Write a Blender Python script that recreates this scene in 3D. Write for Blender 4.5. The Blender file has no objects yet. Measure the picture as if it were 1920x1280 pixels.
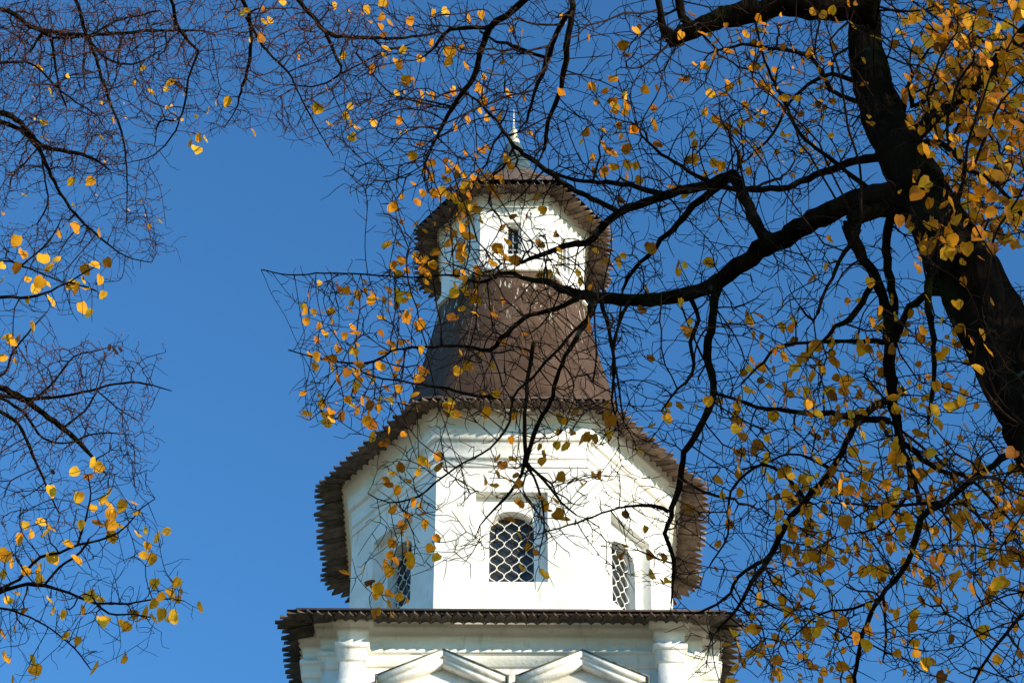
import bpy, math, random
import numpy as np
from mathutils import Matrix, Vector
random.seed(7); rng = np.random.default_rng(7)
scn = bpy.context.scene
R_ = math.radians

# ---------------------------------------------------------------- camera
FPX = 5200.0                     # focal length in photo pixels (photo 1920 wide)
PITCH, ROLL = R_(38.5), R_(0.3)
CAM = np.array([-0.012, 0.0, 1.6])
_s, _c = math.sin(PITCH), math.cos(PITCH)
FW = np.array([0, _c, _s]); U0 = np.array([0, -_s, _c]); R0 = np.array([1.0, 0, 0])
RT = R0*math.cos(ROLL) + U0*math.sin(ROLL)
UP = -R0*math.sin(ROLL) + U0*math.cos(ROLL)
cd = bpy.data.cameras.new('camera'); cam = bpy.data.objects.new('camera', cd)
scn.collection.objects.link(cam); scn.camera = cam
cd.sensor_width = 36.0; cd.lens = FPX/1920*36.0
cd.clip_start = 0.1; cd.clip_end = 6000
m = Matrix.Identity(4)
for i in range(3):
    m[i][0] = RT[i]; m[i][1] = UP[i]; m[i][2] = -FW[i]; m[i][3] = CAM[i]
cam.matrix_world = m
scn.render.resolution_x = 1024; scn.render.resolution_y = 682

# ---------------------------------------------------------------- sun, sky, exposure
SUN = Vector((1.35, -1.0, 0.48)).normalized()
sun_el = math.asin(SUN.z); sun_az = math.atan2(SUN.x, SUN.y)
w = bpy.data.worlds.new('World'); scn.world = w; w.use_nodes = True
nt = w.node_tree; bg = nt.nodes['Background']
sky = nt.nodes.new('ShaderNodeTexSky'); sky.sky_type = 'NISHITA'; sky.sun_disc = False
sky.sun_elevation = sun_el; sky.sun_rotation = sun_az
sky.air_density = 1.0; sky.dust_density = 0.15; sky.ozone_density = 3.0; sky.altitude = 200
gm = nt.nodes.new('ShaderNodeGamma'); gm.inputs[1].default_value = 1.2
mx = nt.nodes.new('ShaderNodeMix'); mx.data_type = 'RGBA'; mx.blend_type = 'MULTIPLY'; mx.inputs[0].default_value = 1
mx.inputs[7].default_value = (.84, 1.42, 1.62, 1)
nt.links.new(sky.outputs[0], gm.inputs[0]); nt.links.new(gm.outputs[0], mx.inputs[6]); nt.links.new(mx.outputs[2], bg.inputs[0]); bg.inputs[1].default_value = 0.092
sd = bpy.data.lights.new('sun', 'SUN'); sd.energy = 5.0; sd.angle = R_(0.5); sd.color = (1.0, 0.87, 0.67)
so = bpy.data.objects.new('sun', sd); scn.collection.objects.link(so)
so.rotation_euler = SUN.to_track_quat('Z', 'Y').to_euler(); so.location = SUN*80
vs = scn.view_settings; vs.view_transform = 'Standard'; vs.look = 'None'; vs.gamma = 1; vs.exposure = 0.45

# ---------------------------------------------------------------- helpers
class MB:
    def __init__(s): s.v = []; s.f = []; s.c = []; s.n = 0
    def add(s, verts, faces, col=None):
        verts = np.asarray(verts, float); o = s.n
        s.v.append(verts); s.n += len(verts)
        for f in faces: s.f.append([i+o for i in f])
        if col is not None: s.c.append(np.full(len(verts), col))
    def box(s, x0, x1, y0, y1, z0, z1):
        vv = [(x, y, z) for z in (z0, z1) for y in (y0, y1) for x in (x0, x1)]
        s.add(vv, [(0,2,3,1),(4,5,7,6),(0,1,5,4),(2,6,7,3),(0,4,6,2),(1,3,7,5)])
    def loft(s, rings, cap0=False, cap1=False, closed=True):
        n = len(rings[0]); vv = [p for r in rings for p in r]; ff = []
        for k in range(len(rings)-1):
            for i in range(n if closed else n-1):
                j = (i+1) % n
                ff.append((k*n+i, k*n+j, (k+1)*n+j, (k+1)*n+i))
        if cap0: ff.append(tuple(range(n-1, -1, -1)))
        if cap1: ff.append(tuple((len(rings)-1)*n+i for i in range(n)))
        s.add(vv, ff)
    def build(s, name, mat, parent=None, smooth=False):
        me = bpy.data.meshes.new(name)
        vv = np.concatenate(s.v) if s.v else np.zeros((0,3))
        me.vertices.add(len(vv)); me.vertices.foreach_set('co', vv.astype(np.float32).ravel())
        lens = np.array([len(f) for f in s.f], np.int32)
        flat = np.fromiter((i for f in s.f for i in f), np.int32, int(lens.sum()))
        me.loops.add(len(flat)); me.loops.foreach_set('vertex_index', flat)
        me.polygons.add(len(lens))
        me.polygons.foreach_set('loop_start', np.concatenate([[0], np.cumsum(lens)[:-1]]).astype(np.int32))
        me.polygons.foreach_set('loop_total', lens)
        if smooth: me.polygons.foreach_set('use_smooth', np.ones(len(lens), bool))
        me.update(calc_edges=True); me.validate()
        if s.c:
            a = me.attributes.new('tint', 'FLOAT', 'POINT'); a.data.foreach_set('value', np.concatenate(s.c).astype(np.float32))
        me.materials.append(mat)
        o = bpy.data.objects.new(name, me); scn.collection.objects.link(o)
        if parent is not None: o.parent = parent
        return o

def empty(name, loc=(0,0,0)):
    o = bpy.data.objects.new(name, None); scn.collection.objects.link(o); o.location = loc
    o.empty_display_size = 0.3
    return o
def tag(o, label=None, cat=None, group=None, kind=None):
    if label: o['label'] = label
    if cat: o['category'] = cat
    if group: o['group'] = group
    if kind: o['kind'] = kind
    return o

def new_mat(name):
    mt = bpy.data.materials.new(name); mt.use_nodes = True
    n = mt.node_tree; b = n.nodes['Principled BSDF']
    return mt, n, b
def noise_mix(n, scale, c0, c1, lo=0.4, hi=0.6, detail=6, coord='Object', vec_scale=None):
    tc = n.nodes.new('ShaderNodeTexCoord'); t = n.nodes.new('ShaderNodeTexNoise')
    t.inputs['Scale'].default_value = scale; t.inputs['Detail'].default_value = detail
    src = tc.outputs[coord]
    if vec_scale:
        mp = n.nodes.new('ShaderNodeMapping'); mp.inputs['Scale'].default_value = vec_scale
        n.links.new(src, mp.inputs[0]); src = mp.outputs[0]
    n.links.new(src, t.inputs['Vector'])
    r = n.nodes.new('ShaderNodeValToRGB'); e = r.color_ramp.elements
    e[0].position = lo; e[0].color = (*c0, 1); e[1].position = hi; e[1].color = (*c1, 1)
    n.links.new(t.outputs['Fac'], r.inputs[0])
    return t, r
def bump(n, b, src, strength, dist=0.02):
    bp = n.nodes.new('ShaderNodeBump'); bp.inputs['Strength'].default_value = strength; bp.inputs['Distance'].default_value = dist
    n.links.new(src, bp.inputs['Height']); n.links.new(bp.outputs[0], b.inputs['Normal'])
def mixcol(n, fac, a, bcol):
    mx = n.nodes.new('ShaderNodeMix'); mx.data_type = 'RGBA'
    if hasattr(fac, 'links') or hasattr(fac, 'is_linked'): n.links.new(fac, mx.inputs[0])
    else: mx.inputs[0].default_value = fac
    for s_, i in ((a, 6), (bcol, 7)):
        if isinstance(s_, tuple): mx.inputs[i].default_value = (*s_, 1)
        else: n.links.new(s_, mx.inputs[i])
    return mx.outputs[2]

# whitewash
M_white, n, b = new_mat('whitewash')
t, r = noise_mix(n, 1.6, (.70,.68,.62), (.82,.81,.77), .35, .62)
t2, r2 = noise_mix(n, 7, (.60,.56,.48), (1,1,1), .30, .42, vec_scale=(1,1,.25))
mm = n.nodes.new('ShaderNodeMix'); mm.data_type = 'RGBA'; mm.blend_type = 'MULTIPLY'; mm.inputs[0].default_value = .5
n.links.new(r.outputs[0], mm.inputs[6]); n.links.new(r2.outputs[0], mm.inputs[7]); n.links.new(mm.outputs[2], b.inputs['Base Color'])
b.inputs['Roughness'].default_value = .85
t3, r3 = noise_mix(n, 14, (0,0,0), (1,1,1), .3, .7); bump(n, b, t3.outputs['Fac'], .35, .02)
ZT0, ZT1 = 35.9, 37.9
# painted metal tent roof with flaked paint
M_tent, n, b = new_mat('painted_roof_metal')
t, r = noise_mix(n, 1.4, (.062,.037,.025), (.100,.064,.044), .35, .65)
t2, r2 = noise_mix(n, 7.0, (0,0,0), (1,1,1), .62, .66, vec_scale=(2.2,2.2,.13), detail=9)
tc = n.nodes.new('ShaderNodeTexCoord'); sp = n.nodes.new('ShaderNodeSeparateXYZ'); n.links.new(tc.outputs['Object'], sp.inputs[0])
mz = n.nodes.new('ShaderNodeMapRange'); mz.inputs[1].default_value = ZT0; mz.inputs[2].default_value = ZT1; n.links.new(sp.outputs[2], mz.inputs[0])
ml = n.nodes.new('ShaderNodeMath'); ml.operation = 'MULTIPLY'; n.links.new(mz.outputs[0], ml.inputs[0]); n.links.new(r2.outputs[0], ml.inputs[1])
n.links.new(mixcol(n, ml.outputs[0], r.outputs[0], (.50,.47,.38)), b.inputs['Base Color'])
b.inputs['Roughness'].default_value = .55; b.inputs['Specular IOR Level'].default_value = .04
t3, r3 = noise_mix(n, 2, (0,0,0), (1,1,1), .3, .7); bump(n, b, t3.outputs['Fac'], .12, .03)
# grey blue sheet metal
M_zinc, n, b = new_mat('weathered_sheet_metal')
t, r = noise_mix(n, 5, (.05,.085,.085), (.11,.15,.14), .35, .65); n.links.new(r.outputs[0], b.inputs['Base Color'])
b.inputs['Roughness'].default_value = .45; b.inputs['Metallic'].default_value = .3
M_flash, n, b = new_mat('dark_flashing')
t, r = noise_mix(n, 9, (.03,.04,.025), (.16,.17,.13), .38, .6); n.links.new(r.outputs[0], b.inputs['Base Color'])
b.inputs['Roughness'].default_value = .6
# wooden roof boards
M_board, n, b = new_mat('weathered_boards')
t, r = noise_mix(n, 5, (.10,.062,.042), (.31,.21,.145), .3, .68, vec_scale=(1,1,1))
t2, r2 = noise_mix(n, 60, (.55,.5,.45), (1,1,1), .35, .6)
mm = n.nodes.new('ShaderNodeMix'); mm.data_type = 'RGBA'; mm.blend_type = 'MULTIPLY'; mm.inputs[0].default_value = .7
n.links.new(r.outputs[0], mm.inputs[6]); n.links.new(r2.outputs[0], mm.inputs[7])
at = n.nodes.new('ShaderNodeAttribute'); at.attribute_name = 'tint'
mr = n.nodes.new('ShaderNodeMapRange'); mr.inputs[3].default_value = .55; mr.inputs[4].default_value = 1.1
n.links.new(at.outputs['Fac'], mr.inputs[0])
mu = n.nodes.new('ShaderNodeMix'); mu.data_type = 'RGBA'; mu.blend_type = 'MULTIPLY'; mu.inputs[0].default_value = 1
n.links.new(mm.outputs[2], mu.inputs[6]); n.links.new(mr.outputs[0], mu.inputs[7]); n.links.new(mu.outputs[2], b.inputs['Base Color'])
b.inputs['Roughness'].default_value = .8; bump(n, b, t2.outputs['Fac'], .4, .01)
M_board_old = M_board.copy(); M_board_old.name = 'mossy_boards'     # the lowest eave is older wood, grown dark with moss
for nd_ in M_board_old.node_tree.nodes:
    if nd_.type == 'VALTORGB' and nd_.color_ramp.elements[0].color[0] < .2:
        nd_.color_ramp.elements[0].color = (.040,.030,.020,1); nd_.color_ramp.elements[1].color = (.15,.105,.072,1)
M_soffit, n, b = new_mat('old_soffit_wood')
t, r = noise_mix(n, 6, (.05,.03,.02), (.12,.075,.05), .35, .65); n.links.new(r.outputs[0], b.inputs['Base Color']); b.inputs['Roughness'].default_value = .9
M_gold, n, b = new_mat('gilded_metal')
b.inputs['Base Color'].default_value = (.85,.72,.48,1); b.inputs['Metallic'].default_value = .55; b.inputs['Roughness'].default_value = .45
M_glass, n, b = new_mat('dusty_window_glass')
t, r = noise_mix(n, 3, (.012,.015,.018), (.035,.035,.03), .35, .65); n.links.new(r.outputs[0], b.inputs['Base Color'])
b.inputs['Roughness'].default_value = .12; b.inputs['Specular IOR Level'].default_value = .5
t5, r5 = noise_mix(n, 2.5, (0,0,0), (1,1,1), .3, .7); bump(n, b, t5.outputs['Fac'], .5, .05)
M_bar, n, b = new_mat('white_painted_iron'); b.inputs['Base Color'].default_value = (.72,.70,.62,1); b.inputs['Roughness'].default_value = .5
# bark
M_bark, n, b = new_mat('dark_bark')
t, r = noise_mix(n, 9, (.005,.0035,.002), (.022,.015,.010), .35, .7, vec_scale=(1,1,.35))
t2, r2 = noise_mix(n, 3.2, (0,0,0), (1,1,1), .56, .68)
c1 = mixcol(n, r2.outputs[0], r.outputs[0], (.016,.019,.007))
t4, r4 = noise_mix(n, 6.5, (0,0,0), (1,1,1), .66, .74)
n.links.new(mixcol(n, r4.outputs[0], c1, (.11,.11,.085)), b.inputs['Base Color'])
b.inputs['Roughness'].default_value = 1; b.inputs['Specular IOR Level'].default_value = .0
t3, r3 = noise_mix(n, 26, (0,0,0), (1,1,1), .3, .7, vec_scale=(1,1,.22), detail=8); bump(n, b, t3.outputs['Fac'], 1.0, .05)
M_twig, n, b = new_mat('twig_bark')
t, r = noise_mix(n, 5, (.008,.005,.004), (.040,.022,.015), .35, .7); n.links.new(r.outputs[0], b.inputs['Base Color'])
b.inputs['Roughness'].default_value = .9; b.inputs['Specular IOR Level'].default_value = .05
M_twig_red = M_twig.copy(); M_twig_red.name = 'reddish_twig_bark'
for nd_ in M_twig_red.node_tree.nodes:
    if nd_.type == 'VALTORGB': nd_.color_ramp.elements[0].color = (.012,.007,.006,1); nd_.color_ramp.elements[1].color = (.085,.038,.028,1)
M_bud, n, b = new_mat('reddish_buds'); b.inputs['Base Color'].default_value = (.16,.055,.04,1); b.inputs['Roughness'].default_value = .7
def leaf_mat(name, cols):
    mt, n, b = new_mat(name)
    at = n.nodes.new('ShaderNodeAttribute'); at.attribute_name = 'tint'
    r = n.nodes.new('ShaderNodeValToRGB'); el = r.color_ramp.elements
    while len(el) < len(cols): el.new(.5)
    for i, c in enumerate(cols): el[i].position = i/(len(cols)-1); el[i].color = (*c, 1)
    n.links.new(at.outputs['Fac'], r.inputs[0])
    t, r2 = noise_mix(n, 38, (.62,.50,.34), (1,1,1), .33, .52)
    mm = n.nodes.new('ShaderNodeMix'); mm.data_type = 'RGBA'; mm.blend_type = 'MULTIPLY'; mm.inputs[0].default_value = .8
    n.links.new(r.outputs[0], mm.inputs[6]); n.links.new(r2.outputs[0], mm.inputs[7])
    n.links.new(mm.outputs[2], b.inputs['Base Color']); b.inputs['Roughness'].default_value = .65; b.inputs['Specular IOR Level'].default_value = .18
    tr = n.nodes.new('ShaderNodeBsdfTranslucent'); n.links.new(mm.outputs[2], tr.inputs[0])
    ms = n.nodes.new('ShaderNodeMixShader'); ms.inputs[0].default_value = .42
    n.links.new(b.outputs[0], ms.inputs[1]); n.links.new(tr.outputs[0], ms.inputs[2])
    n.links.new(ms.outputs[0], n.nodes['Material Output'].inputs[0])
    return mt
M_leaf = leaf_mat('autumn_linden_leaf', [(.46,.16,.010), (.78,.32,.010), (.94,.44,.014), (.95,.52,.03), (.84,.44,.05)])
M_leaf_o = leaf_mat('orange_linden_leaf', [(.24,.08,.008), (.50,.165,.005), (.78,.28,.006), (.90,.38,.008), (.92,.50,.03)])

# ---------------------------------------------------------------- ground
M_ground, n, b = new_mat('leaf_strewn_ground')
t, r = noise_mix(n, .8, (.20,.14,.05), (.32,.23,.10), .35, .65); n.links.new(r.outputs[0], b.inputs['Base Color']); b.inputs['Roughness'].default_value = .95
g = MB(); g.add([(-3000,-3000,0),(3000,-3000,0),(3000,3000,0),(-3000,3000,0)], [(0,1,2,3)])
tag(g.build('ground', M_ground), kind='structure')
M_path, n, b = new_mat('gravel_path')
t, r = noise_mix(n, 30, (.20,.18,.15), (.34,.31,.27), .35, .65); n.links.new(r.outputs[0], b.inputs['Base Color']); b.inputs['Roughness'].default_value = .95
g = MB(); g.add([(-2.2,-12,.004),(2.2,-12,.004),(2.2,41,.004),(-2.2,41,.004)], [(0,1,2,3)])
tag(g.build('path', M_path), kind='structure')

# ================================================================ TOWER
def HY(y, Y):                                   # height seen at photo row y on the plane at distance Y
    d = FW + U0*(-(y-640)/FPX); return 1.6 + d[2]/d[1]*Y
YC = 45.62                                      # centre of the tower
def octo(k=1.0):                                # ccw footprint, front first
    a, c_, bY, cY = 1.40*k, 3.06*k, 3.78*k, 1.48*k
    return [(-a,-bY),(a,-bY),(c_,-cY),(c_,cY),(a,bY),(-a,bY),(-c_,cY),(-c_,-cY)]
def offset(poly, d):
    out = []; N = len(poly)
    for i in range(N):
        p0, p1, p2 = (np.array(poly[(i+k) % N], float) for k in (-1, 0, 1))
        e0 = (p1-p0)/np.linalg.norm(p1-p0); e1 = (p2-p1)/np.linalg.norm(p2-p1)
        n0 = np.array([e0[1], -e0[0]]); n1 = np.array([e1[1], -e1[0]])
        bis = n0+n1; out.append(tuple(p1 + bis*d/(1+n0@n1)))
    return out
def ring(poly, z, d=0.0): return [(p[0], YC+p[1], z) for p in (offset(poly, d) if d else poly)]
def profile(mb, poly, prof, cap1=False): mb.loft([ring(poly, z, d) for d, z in prof], cap1=cap1)

church = empty('bell_tower', (0, YC, 0))
tag(church, 'tall white octagonal bell tower with brown tented roof and jagged board eaves behind the branches', 'tower')
class PM(MB):                                   # mesh whose coordinates are world, parented to the tower
    def build(s, name, mat, parent=church, smooth=False):
        off = Vector(parent.matrix_world.translation) if parent is not church else Vector((0, YC, 0))
        for i in range(len(s.v)): s.v[i] = s.v[i] - np.array([0, YC, 0])
        return MB.build(s, name, mat, parent, smooth)

def eave(poly, over, H, wdt, drop=.24, inner=.03, corner=0.0, name='board_eave', tip=.17):
    """pointed boards laid side by side round a footprint, fanned at the corners"""
    P = PM(); N = len(poly)
    def plank(bx, by, nx, ny, L, w0, w1, dz, arch, tint, tipl):
        n_ = np.array([nx, ny, 0]); t_ = np.array([-ny, nx, 0]); base = np.array([bx, YC+by, 0])
        L *= 1+random.uniform(-.06, .05); tipl = tipl*random.uniform(.8, 1.15); w1 = w1*random.uniform(.93, 1.0); sl = -drop*random.uniform(.95, 1.06); tw = random.uniform(-.016, .016)
        rows = []
        for sgn in (0, -.02):
            for (dist, wf, nn) in ((0, w0, 5), (L-tipl, w1, 5), (L-tipl*.45, w1*.52, 5), (L, w1*.03, 5)):
                for k in range(5):
                    q = (k-2)/2.0
                    z = H + (over - dist)*-sl + dz + arch*(math.cos(q*math.pi/2)-.4) + sgn + tw*q
                    rows.append(base + n_*dist + t_*q*wf/2 + np.array([0, 0, z]))
        ff = []
        for r_ in range(3):
            for k in range(4):
                a = r_*5+k; ff.append((a, a+1, a+6, a+5)); c2 = 20+a; ff.append((c2, c2+5, c2+6, c2+1))
        for r_ in range(3):
            for k in (0, 4):
                a = r_*5+k; q = (a, a+5, a+25, a+20); ff.append(q if k == 0 else q[::-1])
        ff.append((15,16,17,18,19,39,38,37,36,35)); ff.append((4,3,2,1,0,20,21,22,23,24))
        P.add(rows, ff, tint)
    pin = offset(poly, inner)
    for i in range(N):
        p0, p1, p2 = (np.array(poly[(i+k) % N], float) for k in (0, 1, 2))
        q0, q1 = np.array(pin[i]), np.array(pin[(i+1) % N])
        e = (p1-p0); L = np.linalg.norm(e); e /= L; nx, ny = e[1], -e[0]
        cnt = max(1, round(L/wdt)); ww = L/cnt
        for j in range(cnt):
            c0 = p0 + e*(j+.5)*ww + np.array([nx, ny])*inner
            plank(c0[0], c0[1], nx, ny, over-inner, ww*.98, ww*.98, 0, .05, random.random(), tip)
            c1 = p0 + e*(j+1.0)*ww + np.array([nx, ny])*inner
            if j < cnt-1: plank(c1[0], c1[1], nx, ny, over-inner-.16, ww*.97, ww*.97, .035, .02, random.random()*.7, tip)
        e2 = (p2-p1); e2 /= np.linalg.norm(e2); a0 = math.atan2(ny, nx); a1 = math.atan2(-e2[0], e2[1])
        da = (a1-a0+math.pi) % (2*math.pi)-math.pi
        if da <= 0: continue
        kf = max(2, round(da*over/wdt*1.15))
        for j in range(kf+0):
            aa = a0+da*(j+.5)/kf; Lx = (over-inner)*(1+corner*math.sin(math.pi*(j+.5)/kf))
            wo = da*over/kf
            plank(p1[0]+math.cos(aa)*inner, p1[1]+math.sin(aa)*inner, math.cos(aa), math.sin(aa), Lx, wo*.12, wo*1.06, .012, .05, random.random(), tip*1.1)
    return P.build(name, M_board)

# ---- arched window niches cut into a face: returns wall panels, frame, glass, grille
def frame_of(p0, p1):
    p0 = np.array([*p0]); p1 = np.array([*p1]); e = (p1-p0); L = np.linalg.norm(e); e /= L
    nrm = np.array([e[1], -e[0]]); c0 = (p0+p1)/2
    def T(u, dpt, z): q = c0+e*u-nrm*dpt; return (q[0], YC+q[1], z)     # depth positive = into the wall
    return T, L
def face_with_niche(P, T, L, z0, z1, nw, nz0, nz1, dep, aw, az0, asp, adep, seg=12):
    """a wall face with a square niche (half width nw) holding an arched opening (half width aw)"""
    h = L/2
    def q(a, b, c, d): P.add([a, b, c, d], [(0, 1, 2, 3)])
    q(T(-h,0,z0), T(h,0,z0), T(h,0,nz0), T(-h,0,nz0)); q(T(-h,0,nz1), T(h,0,nz1), T(h,0,z1), T(-h,0,z1))
    q(T(-h,0,nz0), T(-nw,0,nz0), T(-nw,0,nz1), T(-h,0,nz1)); q(T(nw,0,nz0), T(h,0,nz0), T(h,0,nz1), T(nw,0,nz1))
    q(T(-nw,0,nz1), T(nw,0,nz1), T(nw,dep,nz1), T(-nw,dep,nz1)); q(T(-nw,0,nz0), T(-nw,dep,nz0), T(nw,dep,nz0), T(nw,0,nz0))
    q(T(-nw,0,nz0), T(-nw,0,nz1), T(-nw,dep,nz1), T(-nw,dep,nz0)); q(T(nw,0,nz0), T(nw,dep,nz0), T(nw,dep,nz1), T(nw,0,nz1))
    # back panel with arched hole (fan of quads)
    pts = [(-aw, az0), (-aw, asp)] + [(-aw*math.cos(math.pi*k/seg), asp+aw*.78*math.sin(math.pi*k/seg)) for k in range(1, seg)] + [(aw, asp), (aw, az0)]
    out = []
    for (x, z) in pts:
        if z <= asp+1e-6: out.append((-nw if x < 0 else nw, z))
        else: out.append((x*nw/aw if abs(x) > .0 else 0, nz1))
    out[1] = (-nw, asp); out[-2] = (nw, asp)
    for k in range(len(pts)-1):
        a, b_ = pts[k], pts[k+1]; c_, d_ = out[k+1], out[k]
        P.add([T(a[0],dep,a[1]), T(b_[0],dep,b_[1]), T(c_[0],dep,c_[1]), T(d_[0],dep,d_[1])], [(0,1,2,3)])
        if k == 1 : P.add([T(out[1][0],dep,out[1][1]), T(out[1][0],dep,nz1), T(out[2][0],dep,nz1)], [(0,1,2)])
        if k == len(pts)-3: P.add([T(out[-3][0],dep,nz1), T(nw,dep,nz1), T(nw,dep,asp)], [(0,1,2)])
        P.add([T(a[0],dep,a[1]), T(a[0],adep,a[1]), T(b_[0],adep,b_[1]), T(b_[0],dep,b_[1])], [(0,1,2,3)])
    if az0 > nz0+1e-4: q(T(-nw,dep,nz0), T(nw,dep,nz0), T(nw,dep,az0), T(-nw,dep,az0))
    q(T(-aw,dep,az0), T(aw,dep,az0), T(aw,adep,az0), T(-aw,adep,az0))
    return pts
def tube(mb, pts, r, sides=6, col=None, cap=True):
    pts = np.asarray(pts, float); n = len(pts); r = np.broadcast_to(np.asarray(r, float), (n,))
    tg = np.gradient(pts, axis=0) if n > 1 else np.array([[0,0,1.0]]); tg /= np.linalg.norm(tg, axis=1)[:, None]+1e-12
    ref = np.array([0.31, 0.17, 0.93]) if abs(tg[0] @ np.array([0.31,0.17,0.93])) < .9 else np.array([1.0, .1, 0])
    sd_ = np.cross(tg, ref); sd_ /= np.linalg.norm(sd_, axis=1)[:, None]+1e-12
    bn = np.cross(tg, sd_); ang = np.arange(sides)*2*math.pi/sides
    vv = pts[:, None, :] + r[:, None, None]*(np.cos(ang)[None, :, None]*sd_[:, None, :] + np.sin(ang)[None, :, None]*bn[:, None, :])
    o = mb.n; mb.v.append(vv.reshape(-1, 3)); mb.n += n*sides
    if col is not None: mb.c.append(np.full(n*sides, col))
    for k in range(n-1):
        for i in range(sides):
            j = (i+1) % sides; mb.f.append([o+k*sides+i, o+k*sides+j, o+(k+1)*sides+j, o+(k+1)*sides+i])
    if cap: mb.f.append([o+i for i in range(sides-1, -1, -1)]); mb.f.append([o+(n-1)*sides+i for i in range(sides)])

def arched_window(T, pts, adep, aw, az0, asp, wp=.27, hp=.35):
    top = asp+aw*.78
    G = PM(); G.add([T(x, adep-.015, z) for x, z in pts], [tuple(range(len(pts)))]); win = G.build('window', M_glass)
    def lim(x):
        return top if abs(x) < .02 else asp+.78*math.sqrt(max(0, aw*aw-x*x))
    B = PM(); nb = int(2*aw/wp)+2; x0 = -(nb-1)*wp/2
    for i in range(nb):
        for sg in (1, -1):
            seg = []
            z = az0
            while z < top:
                ph = (z-az0)/hp*2*math.pi
                cs = math.cos(ph); sh = math.copysign(abs(cs)**.75, cs)
                x = x0+i*wp+sg*(wp/4)*(1+sh)*1.0*(1 if i % 2 == 0 else 1)-sg*0
                ok = abs(x) < aw-.004 and z < lim(min(abs(x), aw))-.01
                if ok: seg.append(T(x, adep-.07, z))
                else:
                    if len(seg) > 1: tube(B, seg, .0105, 5)
                    seg = []
                z += hp/16
            if len(seg) > 1: tube(B, seg, .0105, 5)
    o = B.build('grille', M_bar, church); o.parent = win; o.matrix_parent_inverse.identity()
    return win

# ---- lower octagon
O1 = octo(); YF = YC-3.78
zb, zt = 28.2, 33.03
nz0, nz1 = HY(1090, YF), HY(922, YF)
W = PM(); wins = []
for i in range(8):
    p0, p1 = O1[i], O1[(i+1) % 8]; T, L = frame_of(p0, p1)
    pts = face_with_niche(W, T, L, zb, zt, .66, nz0, nz1, .19, .41, nz0, HY(985, YF+.19), .42)
    wins.append((T, pts))
W.build('octagon_wall', M_white)
for T, pts in wins: arched_window(T, pts, .42, .41, nz0, HY(985, YF+.19))
Cn = PM(); zz = lambda y: HY(y, YF)
profile(Cn, O1, [(0.0, 31.88), (.03, 31.882), (.03, 31.93), (.012, 31.96), (.012, 32.08), (.035, 32.082), (.035, 32.12), (.02, 32.17), (.02, 32.36), (.05, 32.40), (.05, 32.47), (.10, 32.472), (.10, 32.54), (.09, 32.62), (.125, 32.66), (.13, 32.71), (.10, 32.74), (.10, 32.79), (.19, 32.90), (.23, 32.93), (.23, 33.03), (.27, 33.05), (.27, 33.11), (0, 33.14)])
Cn.build('octagon_cornice', M_white)
HL1 = 32.90
eave(O1, .80, HL1, .20, drop=.27, name='board_eave')
# soffit + skirt roof above boards
S = PM(); profile(S, O1, [(.26, 33.12), (.50, 33.09), (.52, 33.13), (.02, 33.55)]); S.build('eave_soffit', M_soffit)
S = PM(); profile(S, O1, [(.62, HL1+.13), (.55, HL1+.19)]);
O2 = octo(.49); YF2 = YC-3.78*.49
ztb = HY(743, YC-3.78*.80)
S.loft([ring(O1, HL1+.19, .55), ring(octo(.80), ztb)])
S.build('skirt_roof', M_board)
# tent roof, slightly concave, with standing seams
zl0 = HY(509, YF2)
Tn = PM(); rings = []
for k in range(9):
    q = k/8; kk = .815*(1-q)+.495*q - .03*math.sin(math.pi*q)
    rings.append(ring(octo(kk), ztb-.02+(zl0-ztb+.02)*q))
Tn.loft(rings)
Tn.build('tent_roof', M_tent)
Sm = PM()
for i in range(8):
    pl = [rings[k][i] for k in range(9)]; tube(Sm, pl, .012, 5)
    cnt = 4 if i % 2 == 0 else 4
    for j in range(1, cnt):
        f_ = j/cnt
        tube(Sm, [tuple(np.array(rings[k][i])*(1-f_)+np.array(rings[k][(i+1) % 8])*f_) for k in range(9)], .006, 4)
    for k, f0 in ((3, .0), (5, .0)):
        tube(Sm, [rings[k][i], rings[k][(i+1) % 8]], .005, 4)
Sm.build('roof_seams', M_tent)

# ---- lantern
zl1 = HY(362, YF2-.1)
W = PM(); small = []
wz0, wz1 = HY(474, YF2), HY(419, YF2)
for i in range(8):
    p0, p1 = O2[i], O2[(i+1) % 8]; T, L = frame_of(p0, p1)
    pts = face_with_niche(W, T, L, zl0, zl1, .165, wz0-.03, wz1+.03, .07, .13, wz0, wz1-.10, .20, 8)
    small.append((T, pts))
W.build('lantern_wall', M_white)
for T, pts in small:
    G = PM(); G.add([T(x, .185, z) for x, z in pts], [tuple(range(len(pts)))]); win = G.build('window', M_glass)
    B = PM(); zt_ = wz1; zm = (wz0+wz1)/2
    def bar(u0, u1, z0, z1): 
        vv = [T(u, d, z) for z in (z0, z1) for d in (.15, .17) for u in (u0, u1)]
        B.add(vv, [(0,2,3,1),(4,5,7,6),(0,1,5,4),(2,6,7,3),(0,4,6,2),(1,3,7,5)])
    bar(-.13,-.105,wz0,wz1-.05); bar(.105,.13,wz0,wz1-.05); bar(-.013,.013,wz0,wz1-.02)
    for z in (wz0, wz0+.2, wz0+.4): bar(-.105,-.013,z,z+.022); bar(.013,.105,z,z+.022)
    o = B.build('window_frame', M_bar); o.parent = win
Cn = PM()
d0 = zl0
profile(Cn, O2, [(-.02, d0-.02), (.075, d0-.02), (.09, d0+.01), (.09, d0+.05), (.06, d0+.09), (.06, d0+.15), (.03, d0+.18), (.03, d0+.24), (.0, d0+.27)])
Cn.build('lantern_base_moulding', M_white)
Cn = PM(); t_ = zl1
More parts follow.
